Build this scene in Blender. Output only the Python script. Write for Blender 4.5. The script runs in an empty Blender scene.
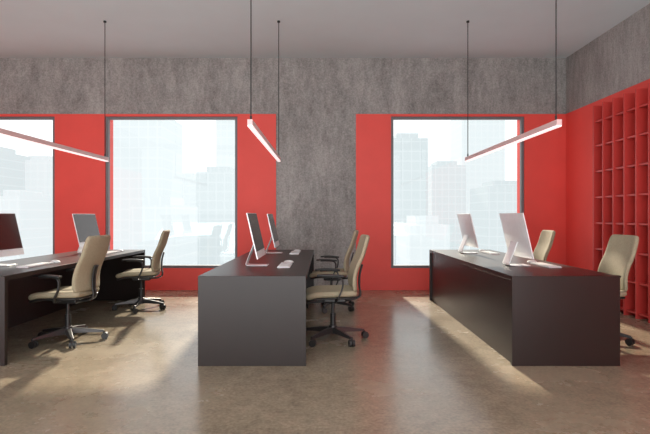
import bpy, bmesh, math, random
from mathutils import Vector, Matrix
random.seed(4)
sc=bpy.context.scene
try:
    sc.view_settings.view_transform='Standard'
    sc.view_settings.look='None'
except Exception: pass
F=490.0; CAMZ=1.25
# ---------------------------------------------------------------- materials
def newmat(n):
    m=bpy.data.materials.new(n); m.use_nodes=True
    nt=m.node_tree; b=nt.nodes['Principled BSDF']; return m,nt,b
def mat(n,col,rough=.5,metal=0,spec=.5,var=0.0,scale=8):
    m,nt,b=newmat(n)
    b.inputs['Base Color'].default_value=(*col,1); b.inputs['Roughness'].default_value=rough
    b.inputs['Metallic'].default_value=metal; b.inputs['Specular IOR Level'].default_value=spec
    if var>0:
        tc=nt.nodes.new('ShaderNodeTexCoord'); no=nt.nodes.new('ShaderNodeTexNoise'); no.inputs['Scale'].default_value=scale
        no.inputs['Detail'].default_value=6
        cr=nt.nodes.new('ShaderNodeValToRGB')
        cr.color_ramp.elements[0].position=.3; cr.color_ramp.elements[1].position=.7
        cr.color_ramp.elements[0].color=(*[c*(1-var) for c in col],1); cr.color_ramp.elements[1].color=(*[min(1,c*(1+var)) for c in col],1)
        nt.links.new(tc.outputs['Object'],no.inputs['Vector']); nt.links.new(no.outputs['Fac'],cr.inputs['Fac']); nt.links.new(cr.outputs['Color'],b.inputs['Base Color'])
    return m
def concrete(n,dark,light,stretch=(1,1,.25),rough=.8,floor=False,p0=.36,p1=.62):
    m,nt,b=newmat(n); N=nt.nodes.new; L=nt.links.new
    tc=N('ShaderNodeTexCoord')
    mp=N('ShaderNodeMapping'); mp.inputs['Scale'].default_value=stretch; L(tc.outputs['Object'],mp.inputs['Vector'])
    n1=N('ShaderNodeTexNoise'); n1.inputs['Scale'].default_value=.8 if floor else 1.7; n1.inputs['Detail'].default_value=10; n1.inputs['Roughness'].default_value=.62; L(mp.outputs[0],n1.inputs['Vector'])
    n2=N('ShaderNodeTexNoise'); n2.inputs['Scale'].default_value=9; n2.inputs['Detail'].default_value=9; n2.inputs['Roughness'].default_value=.75; L(mp.outputs[0],n2.inputs['Vector'])
    n3=N('ShaderNodeTexNoise'); n3.inputs['Scale'].default_value=45; n3.inputs['Detail'].default_value=5; L(tc.outputs['Object'],n3.inputs['Vector'])
    a=N('ShaderNodeMath'); a.operation='MULTIPLY'; a.inputs[1].default_value=.36; L(n1.outputs['Fac'],a.inputs[0])
    c=N('ShaderNodeMath'); c.operation='MULTIPLY_ADD'; c.inputs[1].default_value=.34; L(n2.outputs['Fac'],c.inputs[0]); L(a.outputs[0],c.inputs[2])
    d=N('ShaderNodeMath'); d.operation='MULTIPLY_ADD'; d.inputs[1].default_value=.30; L(n3.outputs['Fac'],d.inputs[0]); L(c.outputs[0],d.inputs[2])
    cr=N('ShaderNodeValToRGB'); cr.color_ramp.elements[0].position=p0; cr.color_ramp.elements[1].position=p1
    cr.color_ramp.elements[0].color=(*dark,1); cr.color_ramp.elements[1].color=(*light,1)
    L(d.outputs[0],cr.inputs['Fac']); L(cr.outputs['Color'],b.inputs['Base Color'])
    bp=N('ShaderNodeBump'); bp.inputs['Strength'].default_value=.02 if floor else .2; bp.inputs['Distance'].default_value=.01
    L(d.outputs[0],bp.inputs['Height']); L(bp.outputs[0],b.inputs['Normal'])
    if floor:
        mr=N('ShaderNodeMapRange'); mr.inputs['From Min'].default_value=.35; mr.inputs['From Max'].default_value=.65
        mr.inputs['To Min'].default_value=rough-.04; mr.inputs['To Max'].default_value=rough+.06
        L(n1.outputs['Fac'],mr.inputs['Value']); L(mr.outputs[0],b.inputs['Roughness'])
    else: b.inputs['Roughness'].default_value=rough
    return m
M_conc=concrete('concrete_wall',(.17,.165,.158),(.42,.41,.395),(1.5,1.5,.5),p0=.38,p1=.62)
M_floor=concrete('polished_concrete_floor',(.175,.138,.095),(.36,.29,.205),(1,1,1),.24,True,.39,.61)
M_ceil=mat('ceiling_plaster',(.58,.66,.685),.9,var=.02,scale=2)
M_red=mat('red_paint',(.82,.085,.068),.6,var=.03,scale=3)
M_redsh=mat('red_shelf_lacquer',(.58,.05,.042),.45,var=.03,scale=3)
M_desk=mat('dark_laminate',(.0175,.0105,.009),.36,spec=.38,var=.08,scale=5)
M_fabric=mat('beige_upholstery',(.35,.295,.20),.85,var=.08,scale=60)
M_black=mat('black_plastic',(.018,.017,.017),.4,var=.1,scale=20)
M_dmetal=mat('dark_metal',(.05,.045,.045),.35,metal=.5,var=.05)
M_alu=mat('brushed_aluminium',(.82,.82,.83),.35,metal=.2,var=.03,scale=30)
M_white=mat('white_plastic',(.8,.8,.8),.4,var=.02)
M_screen=mat('glossy_screen',(.03,.018,.016),.12,var=.1)
M_frame=mat('window_frame_metal',(.16,.16,.17),.45,var=.05)
M_cable=mat('cable_black',(.02,.02,.02),.6,var=.05)
M_glass=bpy.data.materials.new('window_glass'); M_glass.use_nodes=True
nt=M_glass.node_tree; nt.nodes.clear()
o=nt.nodes.new('ShaderNodeOutputMaterial'); mx=nt.nodes.new('ShaderNodeMixShader'); tr=nt.nodes.new('ShaderNodeBsdfTransparent'); gl=nt.nodes.new('ShaderNodeBsdfGlossy')
gl.inputs['Roughness'].default_value=.02; mx.inputs[0].default_value=.03; tr.inputs['Color'].default_value=(.98,.99,.99,1)
nt.links.new(tr.outputs[0],mx.inputs[1]); nt.links.new(gl.outputs[0],mx.inputs[2]); nt.links.new(mx.outputs[0],o.inputs[0])
M_led,nt,b=newmat('led_diffuser'); b.inputs['Base Color'].default_value=(.9,.85,.85,1); b.inputs['Emission Color'].default_value=(1,.80,.79,1); b.inputs['Emission Strength'].default_value=.9
M_lampbody=mat('lamp_body_white',(.72,.50,.49),.4,var=.02)
# ---------------------------------------------------------------- helpers
def link(o,parent=None):
    sc.collection.objects.link(o)
    if parent: o.parent=parent
    return o
def empty(name,loc=(0,0,0),rot=0):
    e=bpy.data.objects.new(name,None); e.location=loc; e.rotation_euler=(0,0,rot); e.empty_display_size=.1
    return link(e)
def mesh_from(name,bm,mats,parent=None,smooth=False):
    me=bpy.data.meshes.new(name); bmesh.ops.recalc_face_normals(bm,faces=bm.faces); bm.to_mesh(me); bm.free()
    for m in (mats if isinstance(mats,(list,tuple)) else [mats]): me.materials.append(m)
    if smooth:
        for p in me.polygons: p.use_smooth=True
    return link(bpy.data.objects.new(name,me),parent)
def addbox(bm,a,b,mi=0,M=None):
    r=bmesh.ops.create_cube(bm,size=1)
    for v in r['verts']:
        v.co=Vector([(a[i]+b[i])/2+v.co[i]*(b[i]-a[i]) for i in range(3)])
        if M: v.co=M@v.co
    for f in {f for v in r['verts'] for f in v.link_faces}: f.material_index=mi
    return r['verts']
def box(name,a,b,m,parent=None,bevel=0):
    bm=bmesh.new(); addbox(bm,a,b); o=mesh_from(name,bm,m,parent)
    if bevel:
        md=o.modifiers.new('bevel','BEVEL'); md.width=bevel; md.segments=3
    return o
def boxes(name,lst,mats,parent=None,bevel=0):
    bm=bmesh.new()
    for t in lst: addbox(bm,t[0],t[1],t[2] if len(t)>2 else 0)
    o=mesh_from(name,bm,mats,parent)
    if bevel:
        md=o.modifiers.new('bevel','BEVEL'); md.width=bevel; md.segments=2
    return o
def addcyl(bm,p0,p1,r0,r1=None,seg=20,mi=0):
    r1=r0 if r1 is None else r1; p0=Vector(p0); p1=Vector(p1); d=p1-p0
    q=d.to_track_quat('Z','Y').to_matrix().to_4x4(); q.translation=(p0+p1)/2
    r=bmesh.ops.create_cone(bm,cap_ends=True,segments=seg,radius1=r0,radius2=r1,depth=d.length,matrix=q)
    for f in {f for v in r['verts'] for f in v.link_faces}: f.material_index=mi
def sweep(bm,pts,w,h,side=Vector((0,1,0)),sub=6,seg=10):
    P=[Vector(p) for p in pts]; Q=[P[0]*2-P[1]]+P+[P[-1]*2-P[-2]]; path=[]
    for i in range(1,len(Q)-2):
        for k in range(sub):
            t=k/sub; a,b,c,d=Q[i-1],Q[i],Q[i+1],Q[i+2]
            path.append(.5*((2*b)+(c-a)*t+(2*a-5*b+4*c-d)*t*t+(3*b-a-3*c+d)*t**3))
    path.append(P[-1]); rings=[]
    for i,p in enumerate(path):
        t=(path[min(i+1,len(path)-1)]-path[max(i-1,0)]).normalized()
        n=t.cross(side).normalized(); s=n.cross(t).normalized(); ring=[]
        for k in range(seg):
            a=2*math.pi*(k+.5)/seg; ca,sa=math.cos(a),math.sin(a)
            ring.append(bm.verts.new(p+s*(w/2*math.copysign(abs(ca)**.6,ca))+n*(h/2*math.copysign(abs(sa)**.6,sa))))
        rings.append(ring)
    for A,B in zip(rings,rings[1:]):
        for k in range(seg): bm.faces.new((A[k],A[(k+1)%seg],B[(k+1)%seg],B[k]))
    bm.faces.new(rings[0]); bm.faces.new(rings[-1])
# ---------------------------------------------------------------- room
XL,XR,YB,YF,H=-7.3,4.09,8.28,-3.0,3.92
RT=2.97
box('floor',(XL-.3,YF,-.2),(XR+.3,YB+.35,0),M_floor)
box('ceiling',(XL-.3,YF,H),(XR+.3,YB+.35,H+.2),M_ceil)
wins=[(-6.77,-4.54),(-3.69,-1.46),(1.13,3.38)]
WZ0,WZ1=.37,2.93
L=[]
y0,y1=YB,YB+.3
L.append(((XL-.3,y0,RT),(XR+.3,y1,H),0))
L.append(((-.81,y0,0),(.54,y1,RT),0))
def redrun(a,b,ws):
    f=y0-.02
    L.append(((a,f,0),(b,y1,WZ0),1)); L.append(((a,f,WZ1),(b,y1,RT),1))
    x=a
    for w in ws:
        L.append(((x,f,WZ0),(w[0],y1,WZ1),1)); x=w[1]
    L.append(((x,f,WZ0),(b,y1,WZ1),1))
redrun(XL-.3,-.81,wins[:2]); redrun(.54,XR+.3,wins[2:])
boxes('wall_back',L,[M_conc,M_red])
boxes('wall_right',[((XR,YF,RT),(XR+.3,YB,H),0),((XR-.01,YF,0),(XR+.3,YB-.02,RT),1)],[M_conc,M_red])
boxes('wall_left',[((XL-.3,YF,RT),(XL,YB,H),0),((XL-.3,YF,0),(XL+.01,YB-.02,RT),1)],[M_conc,M_red])
for i,(a,b) in enumerate(wins):
    t=.045; e=empty(f'window_{i+1}')
    ya,yb=YB,YB+.07
    boxes('window_frame',[((a,ya,WZ0),(a+t,yb,WZ1)),((b-t,ya,WZ0),(b,yb,WZ1)),((a+t,ya,WZ0),(b-t,yb,WZ0+t)),((a+t,ya,WZ1-t),(b-t,yb,WZ1))],M_frame,e,.004)
    box('window_pane',(a+t,YB+.03,WZ0+t),(b-t,YB+.038,WZ1-t),M_glass,e)
# ---------------------------------------------------------------- shelving on right wall
def shelf():
    e=empty('red_wall_bookshelf')
    xf,xb=3.79,XR-.012; ya,yb=3.6,6.9; n=14; top=2.80; t=.022
    up=[]
    for i in range(n+1):
        y=ya+(yb-ya)*i/n; up.append(((xf,y-t/2,0.0),(xb,y+t/2,top)))
    boxes('upright_panels',up,M_redsh,e)
    hs=[]
    zs=[.05,.42,.78,1.14,1.50,1.86,2.22,2.56]
    for i in range(n):
        a=ya+(yb-ya)*i/n+t/2; b=ya+(yb-ya)*(i+1)/n-t/2
        for z in zs: hs.append(((xf+.02,a,z),(xb,b,z+t)))
    boxes('shelves',hs,M_redsh,e)
shelf()
# ---------------------------------------------------------------- desks
DY0,DY1=4.08,7.29
def desk(x0):
    e=empty('office_desk',(x0,DY0,0)); W=.9; Ld=DY1-DY0; t=.04
    box('desktop',(0,t,.71),(W,Ld-t,.75),M_desk,e,.002)
    box('end_panel_near',(0,0,0),(W,t,.75),M_desk,e,.002)
    box('end_panel_far',(0,Ld-t,0),(W,Ld,.75),M_desk,e,.002)
    box('modesty_panel',(.025,t,0),(.05,Ld-t,.71),M_desk,e)
    box('cable_tray',(.05,t+.1,.60),(.2,Ld-t-.1,.615),M_desk,e)
DX=[-3.56,-1.05,1.567]
for x in DX: desk(x)
# ---------------------------------------------------------------- monitors
def monitor(x,y,rot=0):
    e=empty('desktop_monitor',(x,y,.75),rot)
    T=Matrix.Translation((.02,0,.09))@Matrix.Rotation(math.radians(-13),4,'Y')
    w=.31; h=.45
    bm=bmesh.new(); nx,nz=10,8; F_,B_={}, {}
    for i in range(nx+1):
        for j in range(nz+1):
            u=-1+2*i/nx; v=-1+2*j/nz
            d=.006+.028*(1-u*u)**.8*(1-v*v)**.8
            F_[i,j]=bm.verts.new(T@Vector((.004,u*w,(v+1)/2*h))); B_[i,j]=bm.verts.new(T@Vector((-d,u*w,(v+1)/2*h)))
    for i in range(nx):
        for j in range(nz):
            bm.faces.new((F_[i,j],F_[i+1,j],F_[i+1,j+1],F_[i,j+1])); bm.faces.new((B_[i,j],B_[i,j+1],B_[i+1,j+1],B_[i+1,j]))
    for i in range(nx):
        bm.faces.new((F_[i,0],B_[i,0],B_[i+1,0],F_[i+1,0])); bm.faces.new((F_[i,nz],F_[i+1,nz],B_[i+1,nz],B_[i,nz]))
    for j in range(nz):
        bm.faces.new((F_[0,j],F_[0,j+1],B_[0,j+1],B_[0,j])); bm.faces.new((F_[nx,j],B_[nx,j],B_[nx,j+1],F_[nx,j+1]))
    mesh_from('monitor_body',bm,M_alu,e)
    bm=bmesh.new(); addbox(bm,(.004,-w+.006,.07),(.0065,w-.006,h-.006),0,T); mesh_from('screen',bm,M_screen,e)
    bm=bmesh.new(); sweep(bm,[(-.035,0,.27),(-.07,0,.17),(-.115,0,.06),(-.125,0,.015),(-.09,0,.006),(.0,0,.005),(.085,0,.005)],.19,.009,sub=5)
    mesh_from('stand',bm,M_alu,e,True)
def keyboard(x,y):
    e=empty('keyboard',(x,y,.75))
    bm=bmesh.new(); addbox(bm,(-.06,-.22,.001),(.06,.22,.010)); mesh_from('keyboard_base',bm,M_alu,e)
    ks=[]
    for r in range(5):
        for c in range(14):
            if r==4 and 4<=c<=8: continue
            ks.append(((-.055+r*.0225,-.212+c*.0304,.010),(-.055+r*.0225+.019,-.212+c*.0304+.026,.015)))
    ks.append(((.035,-.09,.010),(.054,.06,.015)))
    boxes('keys',ks,M_white,e)
def mouse(x,y):
    bm=bmesh.new(); bmesh.ops.create_uvsphere(bm,u_segments=20,v_segments=12,radius=1)
    for v in bm.verts: v.co=Vector((v.co.x*.055,v.co.y*.03,max(0,v.co.z)*.026))
    bmesh.ops.remove_doubles(bm,verts=bm.verts,dist=1e-5)
    o=mesh_from('computer_mouse',bm,M_white,None,True); o.location=(x,y,.7505)
for x in DX:
    for y in (4.95,6.62):
        xx=x+.40-(.08 if (x<-3 and y<6) else 0)
        monitor(xx,y); keyboard(x+.66,y-.02); mouse(x+.67,y+.32)
# ---------------------------------------------------------------- chairs  (faces -X)
def chair(x,y,rot=0,baserot=0.3):
    e=empty('office_chair',(x,y,0),math.radians(rot))
    bm=bmesh.new()
    for k in range(5):
        a=baserot+2*math.pi*k/5; R=Matrix.Rotation(a,4,'Z')
        secs=[(.02,.034,.078,.135),(.15,.026,.078,.122),(.33,.017,.070,.092)]
        rings=[]
        for r,hw,z0,z1 in secs:
            rings.append([bm.verts.new(R@Vector(c)) for c in ((r,-hw,z0),(r,hw,z0),(r,hw*.7,z1),(r,-hw*.7,z1))])
        for A,B in zip(rings,rings[1:]):
            for j in range(4): bm.faces.new((A[j],A[(j+1)%4],B[(j+1)%4],B[j]))
        bm.faces.new(rings[0]); bm.faces.new(rings[-1])
    addcyl(bm,(0,0,.07),(0,0,.15),.05,.04)
    o=mesh_from('star_base',bm,M_dmetal,e); md=o.modifiers.new('b','BEVEL'); md.width=.004; md.segments=2
    bm=bmesh.new()
    for k in range(5):
        a=baserot+2*math.pi*k/5; c=Vector((math.cos(a)*.33,math.sin(a)*.33,0)); s=a+.7*k
        ax=Vector((-math.sin(s),math.cos(s),0)); off=Vector((math.cos(s),math.sin(s),0))*.012
        for sg in (-1,1):
            p=c+off+Vector((0,0,.033)); addcyl(bm,p+ax*sg*.006,p+ax*sg*.028,.033,seg=18)
        addcyl(bm,c+Vector((0,0,.03)),c+Vector((0,0,.082)),.009,seg=10)
        p=c+off+Vector((0,0,.045)); addcyl(bm,p-ax*.030,p+ax*.030,.016,seg=12)
    mesh_from('casters',bm,M_black,e)
    bm=bmesh.new(); addcyl(bm,(0,0,.14),(0,0,.27),.028); addcyl(bm,(0,0,.27),(0,0,.40),.017)
    mesh_from('gas_lift',bm,M_black,e)
    o=box('tilt_mechanism',(-.10,-.08,.385),(.13,.08,.432),M_black,e,.015)
    def pad(name,fn,nu,nv,th,m,off=0):
        bm=bmesh.new(); G=[[bm.verts.new(fn(-1+2*i/nu,j/nv)) for j in range(nv+1)] for i in range(nu+1)]
        for i in range(nu):
            for j in range(nv): bm.faces.new((G[i][j],G[i+1][j],G[i+1][j+1],G[i][j+1]))
        o=mesh_from(name,bm,m,e,True)
        s=o.modifiers.new('s','SOLIDIFY'); s.thickness=th; s.offset=off
        q=o.modifiers.new('q','SUBSURF'); q.levels=2; q.render_levels=2
        return o
    def seatf(u,v):
        x=-.28+.51*v; w=.25*(1-.10*max(0,v-.5)*2)
        en=min(v,1-v); k=1-.12*max(0,1-en/.12)**2
        z=.475+.015*u*u-.035*max(0,(.25-v)/.25)**2+.01*v
        return Vector((x,u*w*k,z))
    pad('seat_cushion',seatf,8,8,.062,M_fabric)
    pad('seat_shell',lambda u,v: seatf(u*.97,.02+.95*v)-Vector((0,0,.042)),8,8,.024,M_black)
    def backf(u,v):
        z=.51+.55*v
        x=.225+.13*v**1.3-.03*math.sin(min(1,v*1.6)*math.pi)
        w=.24-.02*v; en=min(v,1-v); k=1-.09*max(0,1-en/.1)**2
        return Vector((x-.03*u*u,u*w*k,z))
    pad('backrest',backf,8,12,.042,M_fabric)
    bm=bmesh.new(); sweep(bm,[(.08,0,.415),(.20,0,.41),(.275,0,.45),(.268,0,.55),(.272,0,.66),(.297,0,.76)],.07,.018)
    mesh_from('back_support',bm,M_black,e,True)
    bm=bmesh.new()
    for sg in (-1,1):
        yy=sg*.27
        sweep(bm,[(.02,sg*.16,.435),(.02,sg*.24,.432),(.03,yy,.46),(.07,yy,.55),(.075,yy,.63),(.04,yy,.665),(-.05,yy,.67),(-.12,yy,.668)],.03,.016,side=Vector((.25,1,.1)))
    mesh_from('armrest_frames',bm,M_black,e,True)
    bm=bmesh.new()
    for sg in (-1,1):
        sweep(bm,[(.09,sg*.27,.672),(.0,sg*.27,.682),(-.1,sg*.268,.684),(-.17,sg*.26,.678)],.065,.022)
    mesh_from('armrest_pads',bm,M_black,e,True)
chair(-2.56,4.90,-4,.35); chair(-2.47,6.62,8,.9)
chair(.09,4.95,3,.2); chair(.10,6.62,-5,.7)
chair(2.72,4.95,2,.5); chair(2.70,6.62,-4,.1)
# ---------------------------------------------------------------- pendant lamps
def lamp(x):
    e=empty('linear_pendant_lamp',(x,0,0)); ya,yb,z=4.1,6.78,2.0
    boxes('lamp_housing',[((-.022,ya,z+.012),(.022,yb,z+.06))],M_lampbody,e,.003)
    box('led_strip',(-.02,ya+.004,z),(.02,yb-.004,z+.012),M_led,e)
    bm=bmesh.new()
    for y in (ya+.06,yb-.07):
        addcyl(bm,(0,y,z+.06),(0,y,H-.02),.0055,seg=8)
        addcyl(bm,(0,y,H-.02),(0,y,H),.02,seg=16); addcyl(bm,(0,y,z+.06),(0,y,z+.10),.009,seg=10)
    mesh_from('suspension_cables',bm,M_cable,e)
for x in (-3.0,-.62,1.97): lamp(x)
# ---------------------------------------------------------------- city outside
def facade(n,c1,c2,haze_glow):
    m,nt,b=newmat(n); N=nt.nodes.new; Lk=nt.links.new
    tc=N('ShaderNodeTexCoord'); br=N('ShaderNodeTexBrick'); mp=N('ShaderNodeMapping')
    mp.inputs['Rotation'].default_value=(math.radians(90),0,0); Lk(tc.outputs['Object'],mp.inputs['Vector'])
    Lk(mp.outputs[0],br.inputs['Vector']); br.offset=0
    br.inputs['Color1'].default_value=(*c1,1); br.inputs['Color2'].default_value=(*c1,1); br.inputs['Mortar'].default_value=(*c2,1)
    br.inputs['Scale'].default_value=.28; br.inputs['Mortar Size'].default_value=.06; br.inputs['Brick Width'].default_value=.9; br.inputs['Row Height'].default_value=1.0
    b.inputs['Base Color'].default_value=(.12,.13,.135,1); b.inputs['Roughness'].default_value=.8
    Lk(br.outputs['Color'],b.inputs['Emission Color']); b.inputs['Emission Strength'].default_value=haze_glow  # airy brightness is painted in as self-glow of the facade
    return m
# distant facades, emission glow standing in for atmospheric haze
f1=facade('haze_glow_facade_blue',(.68,.75,.765),(.75,.81,.825),.93)
f2=facade('haze_glow_facade_pale',(.78,.84,.855),(.83,.88,.89),.94)
f3=facade('haze_glow_facade_grey',(.62,.69,.705),(.69,.75,.765),.93)
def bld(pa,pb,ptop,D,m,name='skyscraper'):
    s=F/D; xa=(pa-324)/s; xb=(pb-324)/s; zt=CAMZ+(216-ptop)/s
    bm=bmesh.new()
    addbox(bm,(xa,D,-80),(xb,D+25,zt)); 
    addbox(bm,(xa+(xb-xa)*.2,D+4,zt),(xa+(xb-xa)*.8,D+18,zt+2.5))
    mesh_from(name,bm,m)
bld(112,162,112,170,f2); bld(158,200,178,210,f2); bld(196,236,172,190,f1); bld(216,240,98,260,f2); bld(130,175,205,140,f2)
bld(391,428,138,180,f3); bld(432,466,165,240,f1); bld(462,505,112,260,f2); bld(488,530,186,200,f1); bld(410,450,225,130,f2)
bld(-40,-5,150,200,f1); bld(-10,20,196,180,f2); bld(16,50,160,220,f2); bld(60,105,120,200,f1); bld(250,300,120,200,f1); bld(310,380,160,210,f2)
box('street_ground',(-400,40,-81),(400,600,-80),mat('hazy_ground',(.8,.83,.85),.9,var=.05,scale=.05))
# ---------------------------------------------------------------- light
w=bpy.data.worlds.new('world'); sc.world=w; w.use_nodes=True
nt=w.node_tree; bg=nt.nodes['Background']; bg.inputs['Color'].default_value=(.98,.99,1,1); bg.inputs['Strength'].default_value=1.4
sd=bpy.data.lights.new('sun','SUN'); sd.energy=8.0; sd.angle=math.radians(2.0); sd.color=(1,.90,.74)
so=bpy.data.objects.new('sun',sd); link(so)
d=Vector((.05,-1,-.58)); so.rotation_euler=d.to_track_quat('-Z','Y').to_euler()
def area(n,loc,rot,sx,sy,e,c=(1,1,1)):
    ad=bpy.data.lights.new(n,'AREA'); ad.shape='RECTANGLE'; ad.size=sx; ad.size_y=sy; ad.energy=e; ad.color=c
    ao=bpy.data.objects.new(n,ad); link(ao); ao.location=loc; ao.rotation_euler=[math.radians(v) for v in rot]
area('front_fill_light',(-1.5,-2.7,2.5),(98,0,0),9,2.4,45,(1,.98,.95))  # added fill behind the camera, no window is modelled there
area('overhead_fill_light',(-1.5,1.5,3.85),(0,0,0),9,5,60,(1,.98,.95))  # added out-of-view fill shining down, not a ceiling fixture
area('upward_fill_light',(-1.5,-.9,.5),(180-24,0,0),9,2.5,430,(.96,.985,1))  # unseen fill added behind the camera, aimed up to brighten the ceiling
# ---------------------------------------------------------------- camera
cd=bpy.data.cameras.new('camera'); cd.sensor_fit='HORIZONTAL'; cd.sensor_width=36; cd.lens=F/650*36
cd.shift_x=1/650; cd.shift_y=-1/650; cd.clip_end=2000
co=bpy.data.objects.new('camera',cd); link(co); co.location=(0,0,CAMZ); co.rotation_euler=(math.radians(90),0,0)
sc.camera=co
